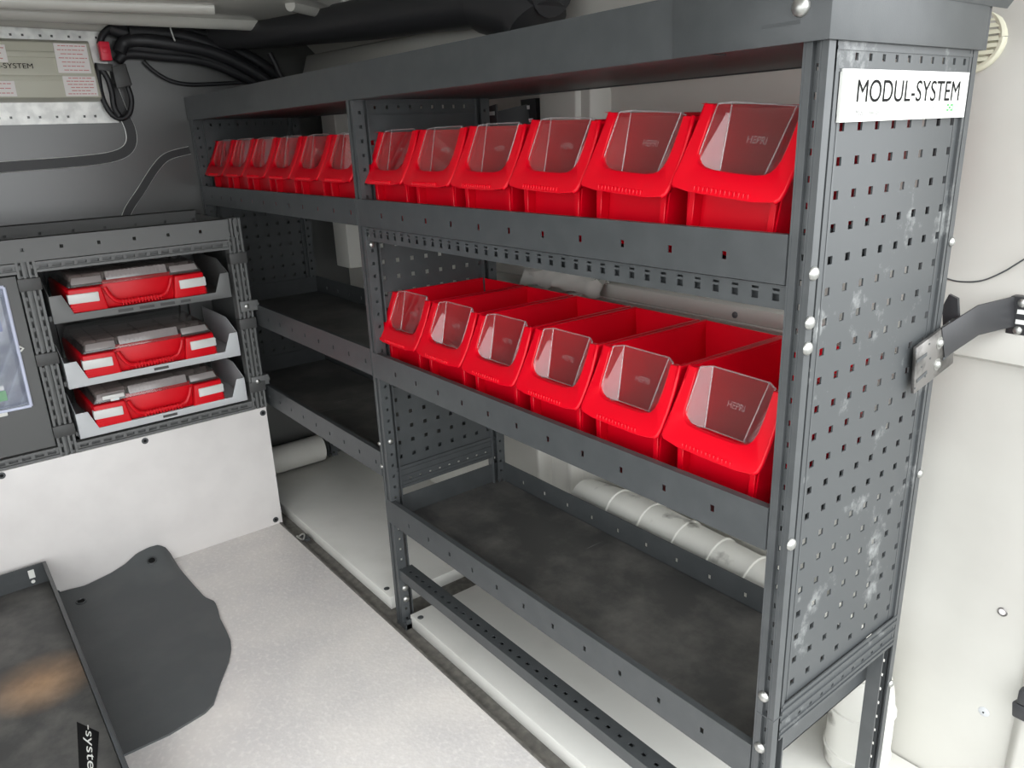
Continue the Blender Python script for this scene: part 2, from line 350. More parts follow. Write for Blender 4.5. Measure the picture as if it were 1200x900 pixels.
# black seal lines round the pressed bulkhead window panel: a recessed band between two raised lips
def seal(name, pts, w, parent):
    p = smooth_path([(XB, *q) for q in pts], 8); nn = []
    for i, a in enumerate(p):
        d = (p[min(i + 1, len(p) - 1)] - p[max(i - 1, 0)]).normalized(); nn.append(X.cross(d))
    s = MB().ribbon([a + q * (w / 2) for a, q in zip(p, nn)], [a - q * (w / 2) for a, q in zip(p, nn)], (.004, 0, 0)).build(name, 'rubber')
    for sg in (1, -1):
        MB().tube([a + q * (w / 2 * sg) + X * .002 for a, q in zip(p, nn)], .0016, 6).build('seal_lip', 'galv', s, smooth=True)
    return struct(s)
seal('trim_4', [(-.80, 1.05), (-.49, 1.058), (-.30, 1.064), (-.212, 1.074), (-.172, 1.098), (-.163, 1.14), (-.178, 1.20), (-.19, 1.26)], .026, bulk)
seal('trim_5', [(-.235, .87), (-.207, .925), (-.165, .975), (-.115, 1.035), (-.075, 1.066), (-.012, 1.08)], .020, bulk)
# roof cross member above the bulkhead, with rolled ridges and a spur that runs to the side rail
P2 = [at(u, v, 'z', 1.405) for u, v in [(-90, 22), (60, 30), (200, 41), (300, 52), (372, 34), (430, 25), (431, 13), (400, 13), (372, 2), (350, -14), (200, -45), (-90, -45)]]
beam = struct(MB().prism(P2, (0, 0, .066)).build('trim_6', 'beam', bevel=.006))
for (a, b, r) in [((-60, -1), (250, 9), .016), ((-60, 10), (300, 27), .020), ((-60, 21), (330, 44), .012)]:
    MB().tube([at(*a, 'z', 1.400), at(*b, 'z', 1.402)], r, 14).build('ridge', 'beam', beam, smooth=True)
MB().tube(smooth_path([at(340, 6, 'z', 1.40), at(385, 16, 'z', 1.40), at(432, 19, 'z', 1.40)], 6), .014, 12).build('spur', 'beam', beam, smooth=True)
# ================================================================== SHELVING RACK
rack = thing('shelving_rack', 'dark grey perforated steel shelving rack with two bays along the side wall', 'shelving rack', (0, 0, 0))
D = .322; WP = .027; ZT = 1.163
def post(x0, y0, front, z0=-.012, z1=ZT, pitch=.0263, dr=.022, dl=.022):
    """upright profile: two flanges, a recessed channel with holes; front=True faces the aisle"""
    mb = MB(); e = .0003
    zs, hz = holes_row(z0 + .02, pitch, 60, .0065, z0, z1)
    sg = 1 if front else -1; yf = y0 if front else y0 + .036
    for xa, xb in ((x0 + .0022, x0 + .0085), (x0 + .0195, x0 + WP - .0022)): mb.box(xa, xb, yf, yf + sg * .003, z0, z1)
    for xa in (x0 + .0085, x0 + .0178): mb.box(xa, xa + .0017, yf - sg * .0006, yf + sg * .0068, z0, z1)
    mb.perf((x0, yf + sg * .005, 0), X, Z, [.0102, .0118, .0162, .0178], zs, {(1, j) for j in hz}, (0, sg * .002, 0))
    for xs, t, dd in ((x0, .0022, dl), (x0 + WP, -.0022, dr)):      # side flanges
        ys = [-.0004, dd * .45, dd * .7, dd]
        mb.perf((xs, yf, 0), Y * sg, Z, ys, zs, {(1, j) for j in hz} if dd > .015 else set(), (t, 0, 0))
    mb.box(x0 + .003, x0 + WP - .003, yf + sg * .030, yf + sg * .033, z0, z1)
    return mb.build('post', 'coat_light', rack)
posts = {}
for nme, px in (('far', -1.0), ('mid', 0.0), ('near', .973)):
    nr = nme == 'near'; posts[nme] = post(px, 0.0, True, dr=.0115 if nr else .022); posts[nme + 'b'] = post(px, D - .036, False, dr=.0115 if nr else .022)
# screws on the near post and end flange
for (x, y, z, ax) in [(1.0005, .004, .94, X), (1.0005, .004, .888, X), (1.0005, .004, .860, X), (1.0005, .004, .625, X), (.984, -.0005, .403, -Y), (.984, -.0005, .323, -Y)]:
    sc = dome(MB(), (x, y, z), ax, .0075, .005).build('screw', 'steel', posts['near'], smooth=True)
for z in (.937, .615, .261):
    dome(MB(), (1.0005, D - .003, z), X, .006, .004).build('screw', 'steel', posts['nearb'], smooth=True)
for (x, y, z) in [(-.0005, .006, .45), (-.0005, .006, .395)]:
    dome(MB(), (x, -.0005, z), -Y, .005, .003).build('screw', 'steel', posts['mid'], smooth=True)
for z in (.905, .888, .46):
    dome(MB(), (.0275, .012, z), X, .006, .004).build('screw', 'steel', posts['mid'], smooth=True)
dome(MB(), (.0275, .014, .09), X, .008, .005).build('screw', 'steel', posts['mid'], smooth=True)
dome(MB(), (.0275, .014, .06), X, .008, .005).build('screw', 'steel', posts['mid'], smooth=True)
# foot brackets
for px in (0.0, .973):
    MB().box(px, px + .042, -.001, .040, -.013, .0005).box(px + .040, px + .042, .002, .038, -.013, .012).build('foot', 'coat_light', posts['mid' if px == 0 else 'near'])
# seam notch round the near post (two stacked profiles)
MB().box(.9725, 1.0008, -.0006, .036, .3735, .3745).build('joint', 'coat_light', posts['near'])
def end_panel(x, m, t=-.002):
    """perforated side sheet between front and rear posts, framed by ribbed rails"""
    y0, y1, z0, z1 = .018, .305, .386, ZT
    us, hu = holes_row(.041, .0349, 8, .0092, y0, y1)
    zlo, zhi = .386, 1.136
    vs, hv = holes_row(1.0828 - 20 * .0336, .0336, 21, .0088, zlo, zhi)
    mb = MB().perf((x - .003, 0, 0), Y, Z, us, vs, {(i, j) for i in hu for j in hv}, (t, 0, 0))
    p = mb.build('end_panel', m, rack)
    us, hu = holes_row(.052, .0265, 10, .006, y0 - .003, y1 + .003)
    MB().perf((x, 0, 0), Y, Z, us, [1.136, 1.1445, 1.1515, ZT], {(i, 1) for i in hu}, (t, 0, 0)).box(x - .006, x, y0 - .003, y1 + .003, 1.134, 1.1365).box(x - .004, x + .001, y0 - .003, y1 + .003, 1.1535, 1.157).build('top_rail', m, p)
    us, hu = holes_row(.060, .0265, 9, .006, y0 - .003, y1 + .003)
    MB().perf((x, 0, 0), Y, Z, us, [.335, .352, .3565, .386], {(i, 1) for i in hu}, (t, 0, 0)).build('bottom_rail', m, p)
    for z, h in ((.338, .005), (.3475, .0035), (.3625, .0035), (.374, .006), (.385, .004)):
        MB().box(x, x + .0018, y0 - .002, y1 + .002, z, z + h).build('rib', m, p)
    for yy in (y0 - .003, y1 - .003):
        MB().box(x - .006, x + .0004, yy, yy + .006, .335, ZT).build('edge_strip', m, p)
    return p
end_panel(.9995, 'coat_scuffed'); end_panel(.0175, 'coat'); end_panel(-.980, 'coat')
def shelf(x0, x1, zt, zb, nh, h0, depth=D, endlip=True):
    s = MB().box(x0, x1, .004, depth - .002, zb, zb + .002)
    sh = s.build('shelf', 'coat', rack)
    us, hu = holes_row(h0, .0791, nh, .0062, x0, x1)
    zm = (zt + zb) / 2 - .002
    vs = [zb, zm - .0045, zm + .0045, zt]
    MB().perf((0, -.0015, 0), X, Z, us, vs, {(i, 1) for i in hu}, (0, .0018, 0)).box(x0, x1, .0004, .010, zt - .002, zt - .0003).build('front_lip', 'coat', sh)
    MB().perf((0, depth - .004, 0), X, Z, us, vs, {(i, 1) for i in hu}, (0, .0018, 0)).build('back_lip', 'coat', sh)
    for xe in (x0, x1 - .002): MB().box(xe, xe + .002, .002, depth - .004, zb, zt - .002).build('end_lip', 'coat', sh)
    MB().box(x0 + .003, x1 - .003, .004, depth - .006, zb + .002, zb + .008).build('shelf_mat', 'shelfmat', sh)
    return sh
NX0, NX1 = .0275, .9725; FX0, FX1 = -.9725, -.0005
shelf(.012, .9715, .978, .925, 11, .1018); shelf(.012, .9715, .662, .606, 11, .1018); shelf(.012, .9715, .318, .2605, 11, .1018)
shelf(FX0, FX1, .978, .925, 12, -.895); shelf(FX0, FX1, .667, .608, 12, -.895); shelf(FX0, FX1, .430, .3715, 12, -.895)
# double perforated rail below the upper shelf
def slot_rail(x0, x1, o, V, rows, c0, w, mb, t):
    us, hu = holes_row(c0, .0265, 60, w, x0, x1)
    return mb.perf(o, X, V, us, rows, {(i, j) for i in hu for j in range(len(rows) - 1) if j % 2 == 1}, t)
slot_rail(.014, .9715, (0, .0035, .897), Z, [0, .0085, .0165, .0195, .0222, .0262], .0315, .0090, MB(), (0, .0018, 0)).box(.014, .9715, .0054, .014, .8965, .8985).box(.016, .970, .012, .014, .8990, .9240).build('slotted_rail', 'coat_light', rack)
# slotted rail low down at the front
mb = MB(); slot_rail(.0275, .9715, (0, .003, .143), Vector((0, 1, .0)), [0, .012, .0185, .034], .054, .0085, mb, (0, 0, -.002))
mb.box(.0275, .9715, .0032, .005, .118, .1408).box(.0275, .9715, .0352, .0369, .112, .1408).box(.0275, .9715, .0052, .012, .117, .119).box(.03, .97, .006, .034, .128, .130)
mb.build('slotted_rail', 'coat', rack)
# rear cross rails
# top: fascia of the upper tray, wrap-round end cap and lid plate
top = MB().box(-1.0, .9995, .002, D + .02, ZT + .001, ZT + .004).build('top_tray', 'coat', rack)
MB().box(-1.001, .86, -.0045, -.0025, 1.162, 1.2245).box(-1.001, .86, -.0024, .012, 1.2222, 1.2243).box(-1.001, .86, -.0024, .03, 1.1615, 1.1628).build('fascia', 'coat', top)
MB().box(.9985, 1.0005, -.0045, D + .02, 1.162, 1.2245).box(-1.001, 1.0, D + .018, D + .02, 1.162, 1.2245).build('tray_side', 'coat', top)
cap = MB().prism([(.815, -.0047, 1.1612), (.815, -.0075, 1.1612), (1.004, -.0075, 1.1612), (1.004, D + .006, 1.1612), (1.0012, D + .006, 1.1612), (1.0012, -.0047, 1.1612)], (0, 0, .063)).build('end_cap', 'coat', top, bevel=.0008)
MB().prism([(1.0045, .03, 1.2085), (1.0045, D + .052, 1.2085), (1.012, D + .06, 1.224), (1.012, .02, 1.224)], (-.006, 0, .0015)).build('cap_flange', 'coat', top)
MB().box(.930, .972, -.0077, -.0074, 1.178, 1.1815).build('slot', 'coat', top)
dome(MB(), (.9725, -.0075, 1.1925), -Y, .0095, .007).build('bolt', 'steel', top, smooth=True)
# ================================================================== SIGN
sg = thing('sign', 'white maker sign with black capitals on the perforated rack end panel', 'sign', (0, 0, 0))
xs = .9995
MB().box(xs - .0015, xs + .002, .0265, .303, 1.087, 1.1365).build('plate', 'white', sg)
text_mesh('lettering', 'MODUL-SYSTEM', (xs + .0021, .0545, 1.1055), Y, Z, .227, .0215, 'ink', sg)
text_mesh('small_print', 'Made in Sweden', (xs + .0021, .054, 1.093), Y, Z, .050, .0055, 'ink_grey', sg, shear=.25)
text_mesh('small_print', 'www.modul-system.com', (xs + .0021, .188, 1.0965), Y, Z, .060, .0035, 'ink_grey', sg)
mb = MB()
for i in range(3):
    for j in range(3):
        if (i + j) % 2 == 0: mb.box(xs + .002, xs + .0026, .2555 + i * .0046, .2595 + i * .0046, 1.0945 + j * .0027, 1.0968 + j * .0027)
em = mb.build('emblem', 'ink_green', sg)
MB().box(xs + .002, xs + .0025, .2685, .2835, 1.0943, 1.1025).build('emblem_field', 'ink_green2', sg)
# ================================================================== STORAGE BINS
def bin_proto():
    root = thing('storage_bin', 'x', 'storage bin')
    mb = MB()
    hw = lambda z: .0605 + .0105 * min(1, z / .166)
    sp = [(.026, 0), (.283, 0), (.285, .166), (.048, .168), (.016, .085), (.026, .078)]
    for s in (1, -1):
        mb.prism([(0, 0, 0)] * 0 or [(s * hw(z), y, z) for y, z in sp], (-s * .0026, 0, 0))
        # rolled upper edge and outer stiffening rib
        mb.hexa([(s * (hw(.16) - .003), .05, .1635), (s * (hw(.16) + .0032), .05, .1635), (s * (hw(.16) + .0032), .287, .1615), (s * (hw(.16) - .003), .287, .1615),
                 (s * (hw(.16) - .003), .05, .1685), (s * (hw(.16) + .0032), .05, .1685), (s * (hw(.16) + .0032), .287, .1665), (s * (hw(.16) - .003), .287, .1665)])
        mb.box(s * .052, s * .0605, .024, .040, 0, .079)          # front corner pillar
    mb.hexa([(-.0605, .2825, 0), (.0605, .2825, 0), (.0605, .2855, 0), (-.0605, .2855, 0), (-.071, .2825, .166), (.071, .2825, .166), (.071, .2855, .166), (-.071, .2855, .166)])
    mb.box(-.060, .060, .038, .284, .0, .0028)
    mb.box(-.056, .056, .040, .0425, 0, .094)                      # recessed front wall
    # front rim: U-shaped sloping frame
    pl = lambda x, s, o=0: Vector((x, .002 + .046 * s + .004 * math.sin(math.pi * min(1, s)), .0765 + .0925 * s))
    out = [(-.0705, 1.0), (-.0715, .8), (-.0725, .6), (-.0735, .35), (-.074, .12), (-.0725, .04), (-.068, 0), (-.045, -.03), (0, -.035)]
    inn = [(-.0575, 1.0), (-.0572, .8), (-.0568, .62), (-.056, .45), (-.0535, .36), (-.049, .30), (-.043, .27), (-.030, .25), (0, .245)]
    out = out + [(-x, s) for x, s in out[-2::-1]]; inn = inn + [(-x, s) for x, s in inn[-2::-1]]
    mb.ribbon([pl(*q) for q in out], [pl(*q) for q in inn], (0, .010, -.001))
    # rim skirt folded back round the sides
    for s in (1, -1):
        O = [pl(x * (1 if s < 0 else 1), t) for x, t in (out[:6] if s < 0 else out[-6:])]
        mb.ribbon(O, [Vector((s * (hw(.12) - .001), p.y + .022, p.z)) for p in O], (-s * .002, 0, .0))
    for s in (1, -1):      # rounded bead along the sloping rim edges
        mb.tube([pl(x * -s, t) + Y * .004 for x, t in out[:7]], .0036, 8)
    for k in range(13):
        mb.box(-.038 + k * .0062, -.0355 + k * .0062, .0012, .006, .0735, .0815)
    mb.build('bin_body', 'red', root, bevel=.0009, seg=1)
    lo = [(-.0550, .0215, .098), (-.030, .038, .0955), (.030, .038, .0955), (.0550, .0215, .098)]
    hi = [(-.0565, .0545, .1695), (-.0425, .0625, .172), (.0425, .0625, .172), (.0565, .0545, .1695)]
    w = MB().ribbon(lo, hi, (0, .0012, .0006)).build('clear_front', 'clear', root)
    # thin moulded beads along the folds
    mb = MB()
    for a, b in zip(lo, hi): mb.tube([Vector(a) - Y * .0004, Vector(b) - Y * .0004], .0009, 6)
    mb.tube([Vector(q) for q in lo], .0010, 6); mb.tube([Vector(q) for q in hi], .0011, 6)
    mb.build('fold_bead', 'emboss', w, smooth=True)
    Vd = (Vector((0, .0625, .172)) - Vector((0, .038, .0955))).normalized()
    text_mesh('embossed_mark', 'HEPRI', Vector((-.006, .038, .0955)) + Vd * .036 - Y * .0008, X, Vd, .026, .0085, 'emboss', w)
    return root
proto = bin_proto()
ORD = ['first', 'second', 'third', 'fourth', 'fifth', 'sixth']
def bins(x0, z, rowdesc, group, first=False, lean=(0, 0, 0, 0, 0, 0)):
    for k in range(6):
        b = proto if (first and k == 0) else copy_tree(proto)
        a = math.radians(lean[k])       # some bins lean over on their right lower edge
        b.location = (x0 + .0745 + .156 * k + .0605 * (1 - math.cos(a)), .008, z + .0605 * math.sin(a)); b.rotation_euler = (0, a, 0)
        b['label'] = rowdesc % ORD[k]; b['group'] = group
bins(.012, .614, 'red bin, %s from the middle post, on the shelf below the topmost', 'red bins on the middle shelf of the near bay', True, lean=(0, 0, 0, .4, 1.0, 2.2))
bins(.012, .933, 'red bin, %s from the middle post, on the topmost shelf towards the sign', 'red bins on the top shelf of the near bay', lean=(0, 0, .6, 2.4, 4.2, 5.6))
bins(-.972, .933, 'red bin, %s from the bulkhead, on the far bay top shelf', 'red bins on the top shelf of the far bay')
# ================================================================== WALL BRACKETS
br = thing('wall_bracket', 'bent dark steel arm bolted by a worn steel plate to the rack end panel', 'bracket', (0, 0, 0))
pA, pB, pC, pD = [Vector((1.003, q.y, q.z)) for q in (at(1070, 407, 'x', 1.003), at(1116, 373, 'x', 1.003), at(1113, 425, 'x', 1.003), at(1067, 461, 'x', 1.003))]
MB().prism([pA, pB, pC, pD], (.0045, 0, 0)).build('plate', 'brushed', br, bevel=.0008)
MB().box(.9998, 1.0032, .262, .335, .775, .815).build('packer', 'coat_dark', br)
for (u, v) in [(1101, 402), (1098, 427)]:
    c = at(u, v, 'x', 1.0075); MB().cyl((1.0066, c.y, c.z), X, .0085, .0015, 18).build('washer', 'steel', br, smooth=True)
    dome(MB(), (1.008, c.y, c.z), X, .0055, .004).build('bolt', 'steel', br, smooth=True)
for (u0, v0, u1, v1) in [(1074, 424, 1086, 415), (1074, 447, 1086, 436), (1104, 393, 1114, 386), (1105, 421, 1115, 412)]:
    a, b = at(u0, v0, 'x', 1.0077), at(u1, v1, 'x', 1.0077); dd = (b - a).normalized(); ww = X.cross(dd) * .0022
    MB().prism([a - ww, b - ww, b + ww, a + ww], (.0005, 0, 0)).build('slot', 'coat_dark', br)
for (u, v) in [(1073, 413), (1072, 455), (1080, 430), (1089, 403), (1084, 441), (1090, 420), (1112, 377), (1110, 405)]:
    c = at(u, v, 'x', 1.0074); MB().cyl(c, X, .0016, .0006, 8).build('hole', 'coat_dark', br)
# arm: flat strap, from under the plate out to the side wall
a0t, a0b = at(1104, 385, 'x', 1.0085), at(1107, 420, 'x', 1.0085)
a1t, a1b = at(1147, 358, 'y', .395), at(1147, 393, 'y', .395)
a2t, a2b = at(1192, 347, 'y', .452), at(1192, 382, 'y', .452)
MB().ribbon([a0t, a1t, a2t], [a0b, a1b, a2b], (-.003, .003, 0)).build('arm', 'duct', br, bevel=.0008)
e = at(1188, 368, 'y', .46)
MB().box(e.x - .003, e.x + .05, e.y - .012, e.y + .004, e.z - .027, e.z + .027).build('foot_plate', 'duct', br, bevel=.001)
for dz in (-.019, .019):
    dome(MB(), (e.x + .012, e.y - .012, e.z + dz), -Y, .006, .004).build('screw', 'steel', br, smooth=True)
MB().box(e.x + .008, e.x + .026, e.y - .0135, e.y - .0115, e.z - .010, e.z - .004).box(e.x + .008, e.x + .026, e.y - .0135, e.y - .0115, e.z + .004, e.z + .010).build('slot', 'latch', br)
# small hook behind the post
hk = [at(1112, 345, 'y', .36), at(1122, 350, 'y', .36), at(1123, 372, 'y', .36), at(1105, 390, 'y', .36), at(1104, 360, 'y', .36)]
MB().prism(hk, (0, .006, 0)).build('hook', 'duct', br)
b2 = thing('wall_bracket', 'black strap bracket between the middle post and side wall above bins', 'bracket', (0, 0, 0))
q = [at(572, 133, 'y', .36), at(618, 122, 'y', .44), at(622, 148, 'y', .44), at(574, 152, 'y', .36)]
MB().prism(q, (0.002, .004, 0)).build('strap', 'duct', b2)
q = [at(610, 117, 'y', .44), at(627, 115, 'y', .44), at(630, 150, 'y', .44), at(613, 150, 'y', .44)]
MB().prism(q, (0, .0395, 0)).build('foot_plate', 'duct', b2)
q = [at(569, 126, 'y', .34), at(581, 122, 'y', .34), at(583, 150, 'y', .34), at(571, 152, 'y', .34)]
MB().prism(q, (0, .004, 0)).build('tab', 'duct', b2)
for u, v, yy in [(576, 133, .339), (617, 126, .439), (621, 141, .439)]:
    c = at(u, v, 'y', yy); MB().box(c.x - .011, c.x + .011, c.y - .001, c.y, c.z - .004, c.z + .004).build('slot', 'latch', b2)
# ================================================================== CABINET ON THE BULKHEAD
XC = -.656
cab = thing('case_cabinet', 'grey steel cabinet of slotted profiles holding red cases against the bulkhead', 'cabinet', (0, 0, 0))
def cab_post(y0, y1, z0, z1):
    mb = MB(); w = y1 - y0
    zs, hz = holes_row(z0 + .014, .0245, 40, .015, z0, z1)
    k = 7; st = w / k
    for i in range(k):
        a = y0 + i * st
        if i in (0, 2, 4, 6): mb.box(XC - .026, XC, a + .0002, a + st - .0002, z0, z1)
        elif i in (1, 5): mb.perf((XC - .007, 0, 0), Y, Z, [a, a + st * .12, a + st * .88, a + st], zs, {(1, j) for j in hz}, (-.002, 0, 0))
        else: mb.box(XC - .026, XC - .012, a, a + st, z0, z1)
    o = mb.build('post', 'cab_post', cab)
    MB().box(XC - .030, XC - .0262, y0, y1, z0, z1).build('post_core', 'cab_post', o)
    return o
cab_post(-.541, -.500, .372, .905); cab_post(-.0535, -.013, .372, .905); cab_post(-1.02, -.98, .372, .905)
for y0, y1 in ((-.541, -.500), (-.0535, -.013)):
    for z in (.800, .620, .437):
        MB().box(XC - .02, XC + .006, y0 - .003, y1 + .003, z - .0145, z + .0145).build('clip', 'clip', cab, bevel=.0015)
for z in (.668, .452):
    c = MB().box(XC - .02, XC + .005, -.047, .002, z - .014, z + .014).build('joint_block', 'cab_post', cab, bevel=.001)
    dome(MB(), (XC + .005, -.030, z), X, .007, .004).build('screw', 'steel', c, smooth=True)
    MB().cyl((XC - .012, .0, z - .002), Y, .008, .008, 12).build('bolt', 'steel', c, smooth=True)
def cab_rail(y0, y1, z0, z1):
    us, hu = holes_row(y0 + .016, .0272, 40, .019, y0, y1); zm = (z0 + z1) / 2
    mb = MB().perf((XC - .005, 0, 0), Y, Z, us, [z0 + .0062, zm - .0035, zm + .0035, z1 - .0062], {(i, 1) for i in hu}, (-.002, 0, 0))
    mb.box(XC - .016, XC + .002, y0, y1, z0, z0 + .006).box(XC - .016, XC + .002, y0, y1, z1 - .006, z1)
    o = mb.build('slotted_rail', 'cab_post', cab)
    MB().box(XC - .020, XC - .0165, y0, y1, z0, z1).build('rail_core', 'cab_post', o)
    return o
for y0, y1 in ((-.500, -.0535), (-.98, -.541)):
    cab_rail(y0, y1, .826, .850); cab_rail(y0, y1, .373, .398)
# top tray: fascia with square holes, floor, back wall
us, hu = holes_row(-.999, .0799, 20, .0075, -1.02, -.047)
us2, hu2 = holes_row(-.999, .0799, 20, .0075, -1.02, -.030)
tt = MB().box(XB + .012, XC, -1.02, -.030, .8535, .8555).box(XB + .012, XC, -.0325, -.030, .855, .900).build('top_tray', 'cab', cab)
MB().perf((XC + .0022, 0, 0), Y, Z, us, [.852, .8755, .8835, .906], {(i, 1) for i in hu}, (-.002, 0, 0)).box(XC - .012, XC + .0022, -1.02, -.047, .904, .906).build('fascia', 'cab', tt)
MB().perf((XB + .025, 0, 0), Y, Z, us2, [.8555, .8805, .8885, .912], {(i, 1) for i in hu2}, (-.002, 0, 0)).box(XB + .010, XB + .025, -1.02, -.030, .910, .912).build('back_wall', 'cab', tt)
# carcass sides, back and rear posts
MB().box(XB + .012, XC - .02, -.022, -.019, .372, .85).build('side_panel', 'cab', cab)
MB().box(XB + .012, XC - .02, -.522, -.519, .372, .85).build('side_panel', 'cab', cab)
MB().box(XB + .004, XB + .008, -1.02, -.02, .0, .85).build('back_panel', 'cab', cab)
for y in (-.12, -.095, -.45): MB().box(XB + .012, XB + .03, y, y + .012, .372, .85).build('rear_rail', 'cab_post', cab)
# hinged grey door in the left bay
dr = MB().box(XC - .012, XC - .002, -.975, -.5445, .402, .822).build('door', 'cab', cab, bevel=.001)
# slide-out trays
def slide(z, h, m, slots):
    y0, y1 = -.490, -.066; fx = XC + .004
    s = MB().box(XB + .06, fx - .0032, y0 + .002, y1 - .002, z + .0115, z + .0135).build('slide_tray', m, cab)
    U = [(y0, z), (y1, z), (y1, z + h), (y1 - .022, z + h), (y1 - .040, z + .018), (y0 + .046, z + .018), (y0 + .028, z + h), (y0, z + h)]
    MB().prism([(fx, y, zz) for y, zz in U], (-.003, 0, 0)).build('tray_front', m, s, bevel=.0008)
    for yy, s1 in ((y0, 1), (y1, -1)):
        MB().prism([(fx - .002, yy, z), (fx - .002, yy, z + h), (fx - .08, yy, z + h + .03), (XB + .06, yy, z + h + .03), (XB + .06, yy, z)], (0, s1 * .0018, 0)).build('tray_side', m, s)
    ym = (y0 + y1) / 2
    for (a, b) in slots: MB().box(fx - .0005, fx + .0008, ym + a, ym + b, z + .005, z + .012).build('grip_slot', 'clip', s)
    for yy in (y0 - .006, y1): MB().box(XB + .06, fx - .02, yy, yy + .006, z + .004, z + .016).build('runner', 'cab', s)
    return s
slide(.700, .066, 'tray_mid', [(-.07, -.035), (-.02, .015), (.03, .065), (.08, .105)])
slide(.536, .066, 'tray_grey', [(-.014, .022)]); slide(.405, .066, 'tray_grey', [(-.014, .022)])
# pale board under the cabinet
pb = thing('kick_board', 'pale grey board screwed below the case cabinet down to the floor', 'board', (0, 0, 0))
MB().box(XC - .012, XC, -1.05, -.0165, 0, .371).build('board', 'panelboard', pb, bevel=.0012)
for y, z in [(-.346, .359), (-.028, .355), (-.037, .016), (-.668, .361), (-.62, .016)]:
    w = MB().cyl((XC - .001, y, z), X, .0085, .0022, 16).build('screw', 'coat_light', pb, smooth=True)
    MB().cyl((XC + .0008, y, z), X, .004, .0008, 10).build('recess', 'ink', w)  # shade inside the screw recess, painted as a black disc
# ------------------------------------------------------------------ red organiser cases
def case_proto():
    root = thing('organiser_case', 'x', 'tool case')
    Dp, hw = .275, .163
    MB().hexa([(-Dp, -hw, .003), (-.016, -hw + .006, .0), (-.016, hw - .006, .0), (-Dp, hw, .003), (-Dp, -hw, .062), (-.016, -hw, .062), (-.016, hw, .062), (-Dp, hw, .062)]).build('base', 'red_case', root, bevel=.006, seg=3)
    for s in (-1, 1):
        ya, yb = s * .078, s * .160
        bl = MB().hexa([(-.03, ya, .002), (.0, ya, .002), (-.004, yb, .002), (-.03, yb, .002), (-.03, ya + s * .008, .061), (.002, ya + s * .008, .061), (-.004, yb, .061), (-.03, yb, .061)]).build('corner_block', 'red_case', root, bevel=.004, seg=3)
        lt = MB().hexa([(-.02, s * .095, .026), (.0045, s * .095, .026), (-.0005, s * .1625, .026), (-.02, s * .1625, .026), (-.02, s * .095, .049), (.0045, s * .095, .049), (-.0005, s * .1625, .049), (-.02, s * .1625, .049)]).build('latch', 'latch', root, bevel=.002)
        for k in range(3): MB().box(-.012, -.0022, s * .143, s * .1615, .006 + k * .006, .0082 + k * .006).build('vent_slot', 'red_case', bl)
    MB().box(-.026, -.015, -.080, .080, .004, .072).build('front_recess', 'red_case', root, bevel=.002)
    # recessed grip: curved carrying handle with ribs
    hp = smooth_path([(-.006, -.078, .056), (-.003, -.069, .034), (-.001, -.052, .0175), (-.001, 0, .0160), (-.001, .052, .0175), (-.003, .069, .034), (-.006, .078, .056)], 5)
    MB().tube(hp, .0052, 8).build('handle', 'red_case', root, smooth=True)
    mb = MB()
    for k in range(13): mb.box(-.0065, .0052, -.047 + k * .0075, -.0435 + k * .0075, .0075, .0215)
    mb.build('grip_rib', 'red_case', root, bevel=.0008, seg=1)
    # smoked lid over a divided insert
    lid = MB().hexa([(-Dp + .002, -hw + .002, .063), (-.006, -hw + .004, .063), (-.006, hw - .004, .063), (-Dp + .002, hw - .002, .063), (-Dp + .006, -hw + .014, .092), (-.018, -hw + .016, .092), (-.018, hw - .016, .092), (-Dp + .006, hw - .014, .092)]).build('lid', 'lid', root, bevel=.005, seg=3)
    ins = MB().box(-Dp + .012, -.026, -hw + .018, hw - .018, .062, .070).build('insert', 'insert', root)
    mb = MB()
    for k in range(1, 8): x = -Dp + .012 + k * .031; mb.box(x, x + .0016, -hw + .018, -.075 if k % 2 else hw - .018, .070, .0875)
    for y in (-.118, -.075, -.01, .055, .11): mb.box(-Dp + .012, -.026, y, y + .0016, .070, .0875)
    mb.build('divider', 'lid_strip', ins)
    st = MB().hexa([(-.014, -.072, .073), (-.0035, -.072, .073), (-.0035, .072, .073), (-.014, .072, .073), (-.020, -.072, .0935), (-.011, -.072, .0925), (-.011, .072, .0925), (-.020, .072, .0935)]).build('lid_strip', 'lid_strip', root, bevel=.002)
    mb = MB()
    for k in range(14): mb.hexa([(-.010, -.068 + k * .0102, .078), (-.0035, -.068 + k * .0102, .078), (-.0035, -.065 + k * .0102, .078), (-.010, -.065 + k * .0102, .078), (-.018, -.068 + k * .0102, .095), (-.0105, -.068 + k * .0102, .094), (-.0105, -.065 + k * .0102, .094), (-.018, -.065 + k * .0102, .095)])
    mb.build('strip_rib', 'lid_strip', st)
    for s in (-1, 1):
        MB().hexa([(-.016, s * .080, .070), (-.0045, s * .080, .070), (-.007, s * .150, .070), (-.016, s * .150, .070), (-.020, s * .080, .086), (-.0125, s * .080, .086), (-.0145, s * .145, .086), (-.020, s * .145, .086)]).build('lid_edge', 'lid_strip', root, bevel=.002)
    return root
cp = case_proto()
cases = [cp, copy_tree(cp), copy_tree(cp)]
for c, z, dx, lab in zip(cases, (.7055, .555, .424), (0, .003, .004), ('red organiser case with smoked lid in the dark grey top slide tray', 'red organiser case with smoked lid in the middle pale slide tray', 'red organiser case with white lid clip in the lowest slide tray')):
    c.location = (XC + dx, -.288, z - .0025 if z > .6 else z - .0025); c['label'] = lab; c['group'] = 'red organiser cases in the cabinet'
for c, z in zip(cases, (.700, .536, .405)): c.location.z = z + .0138
MB().box(-.006, .0, -.135, -.085, .072, .082).box(-.004, .002, -.118, -.098, .066, .074).build('lid_clip', 'latch', cases[2], bevel=.001)
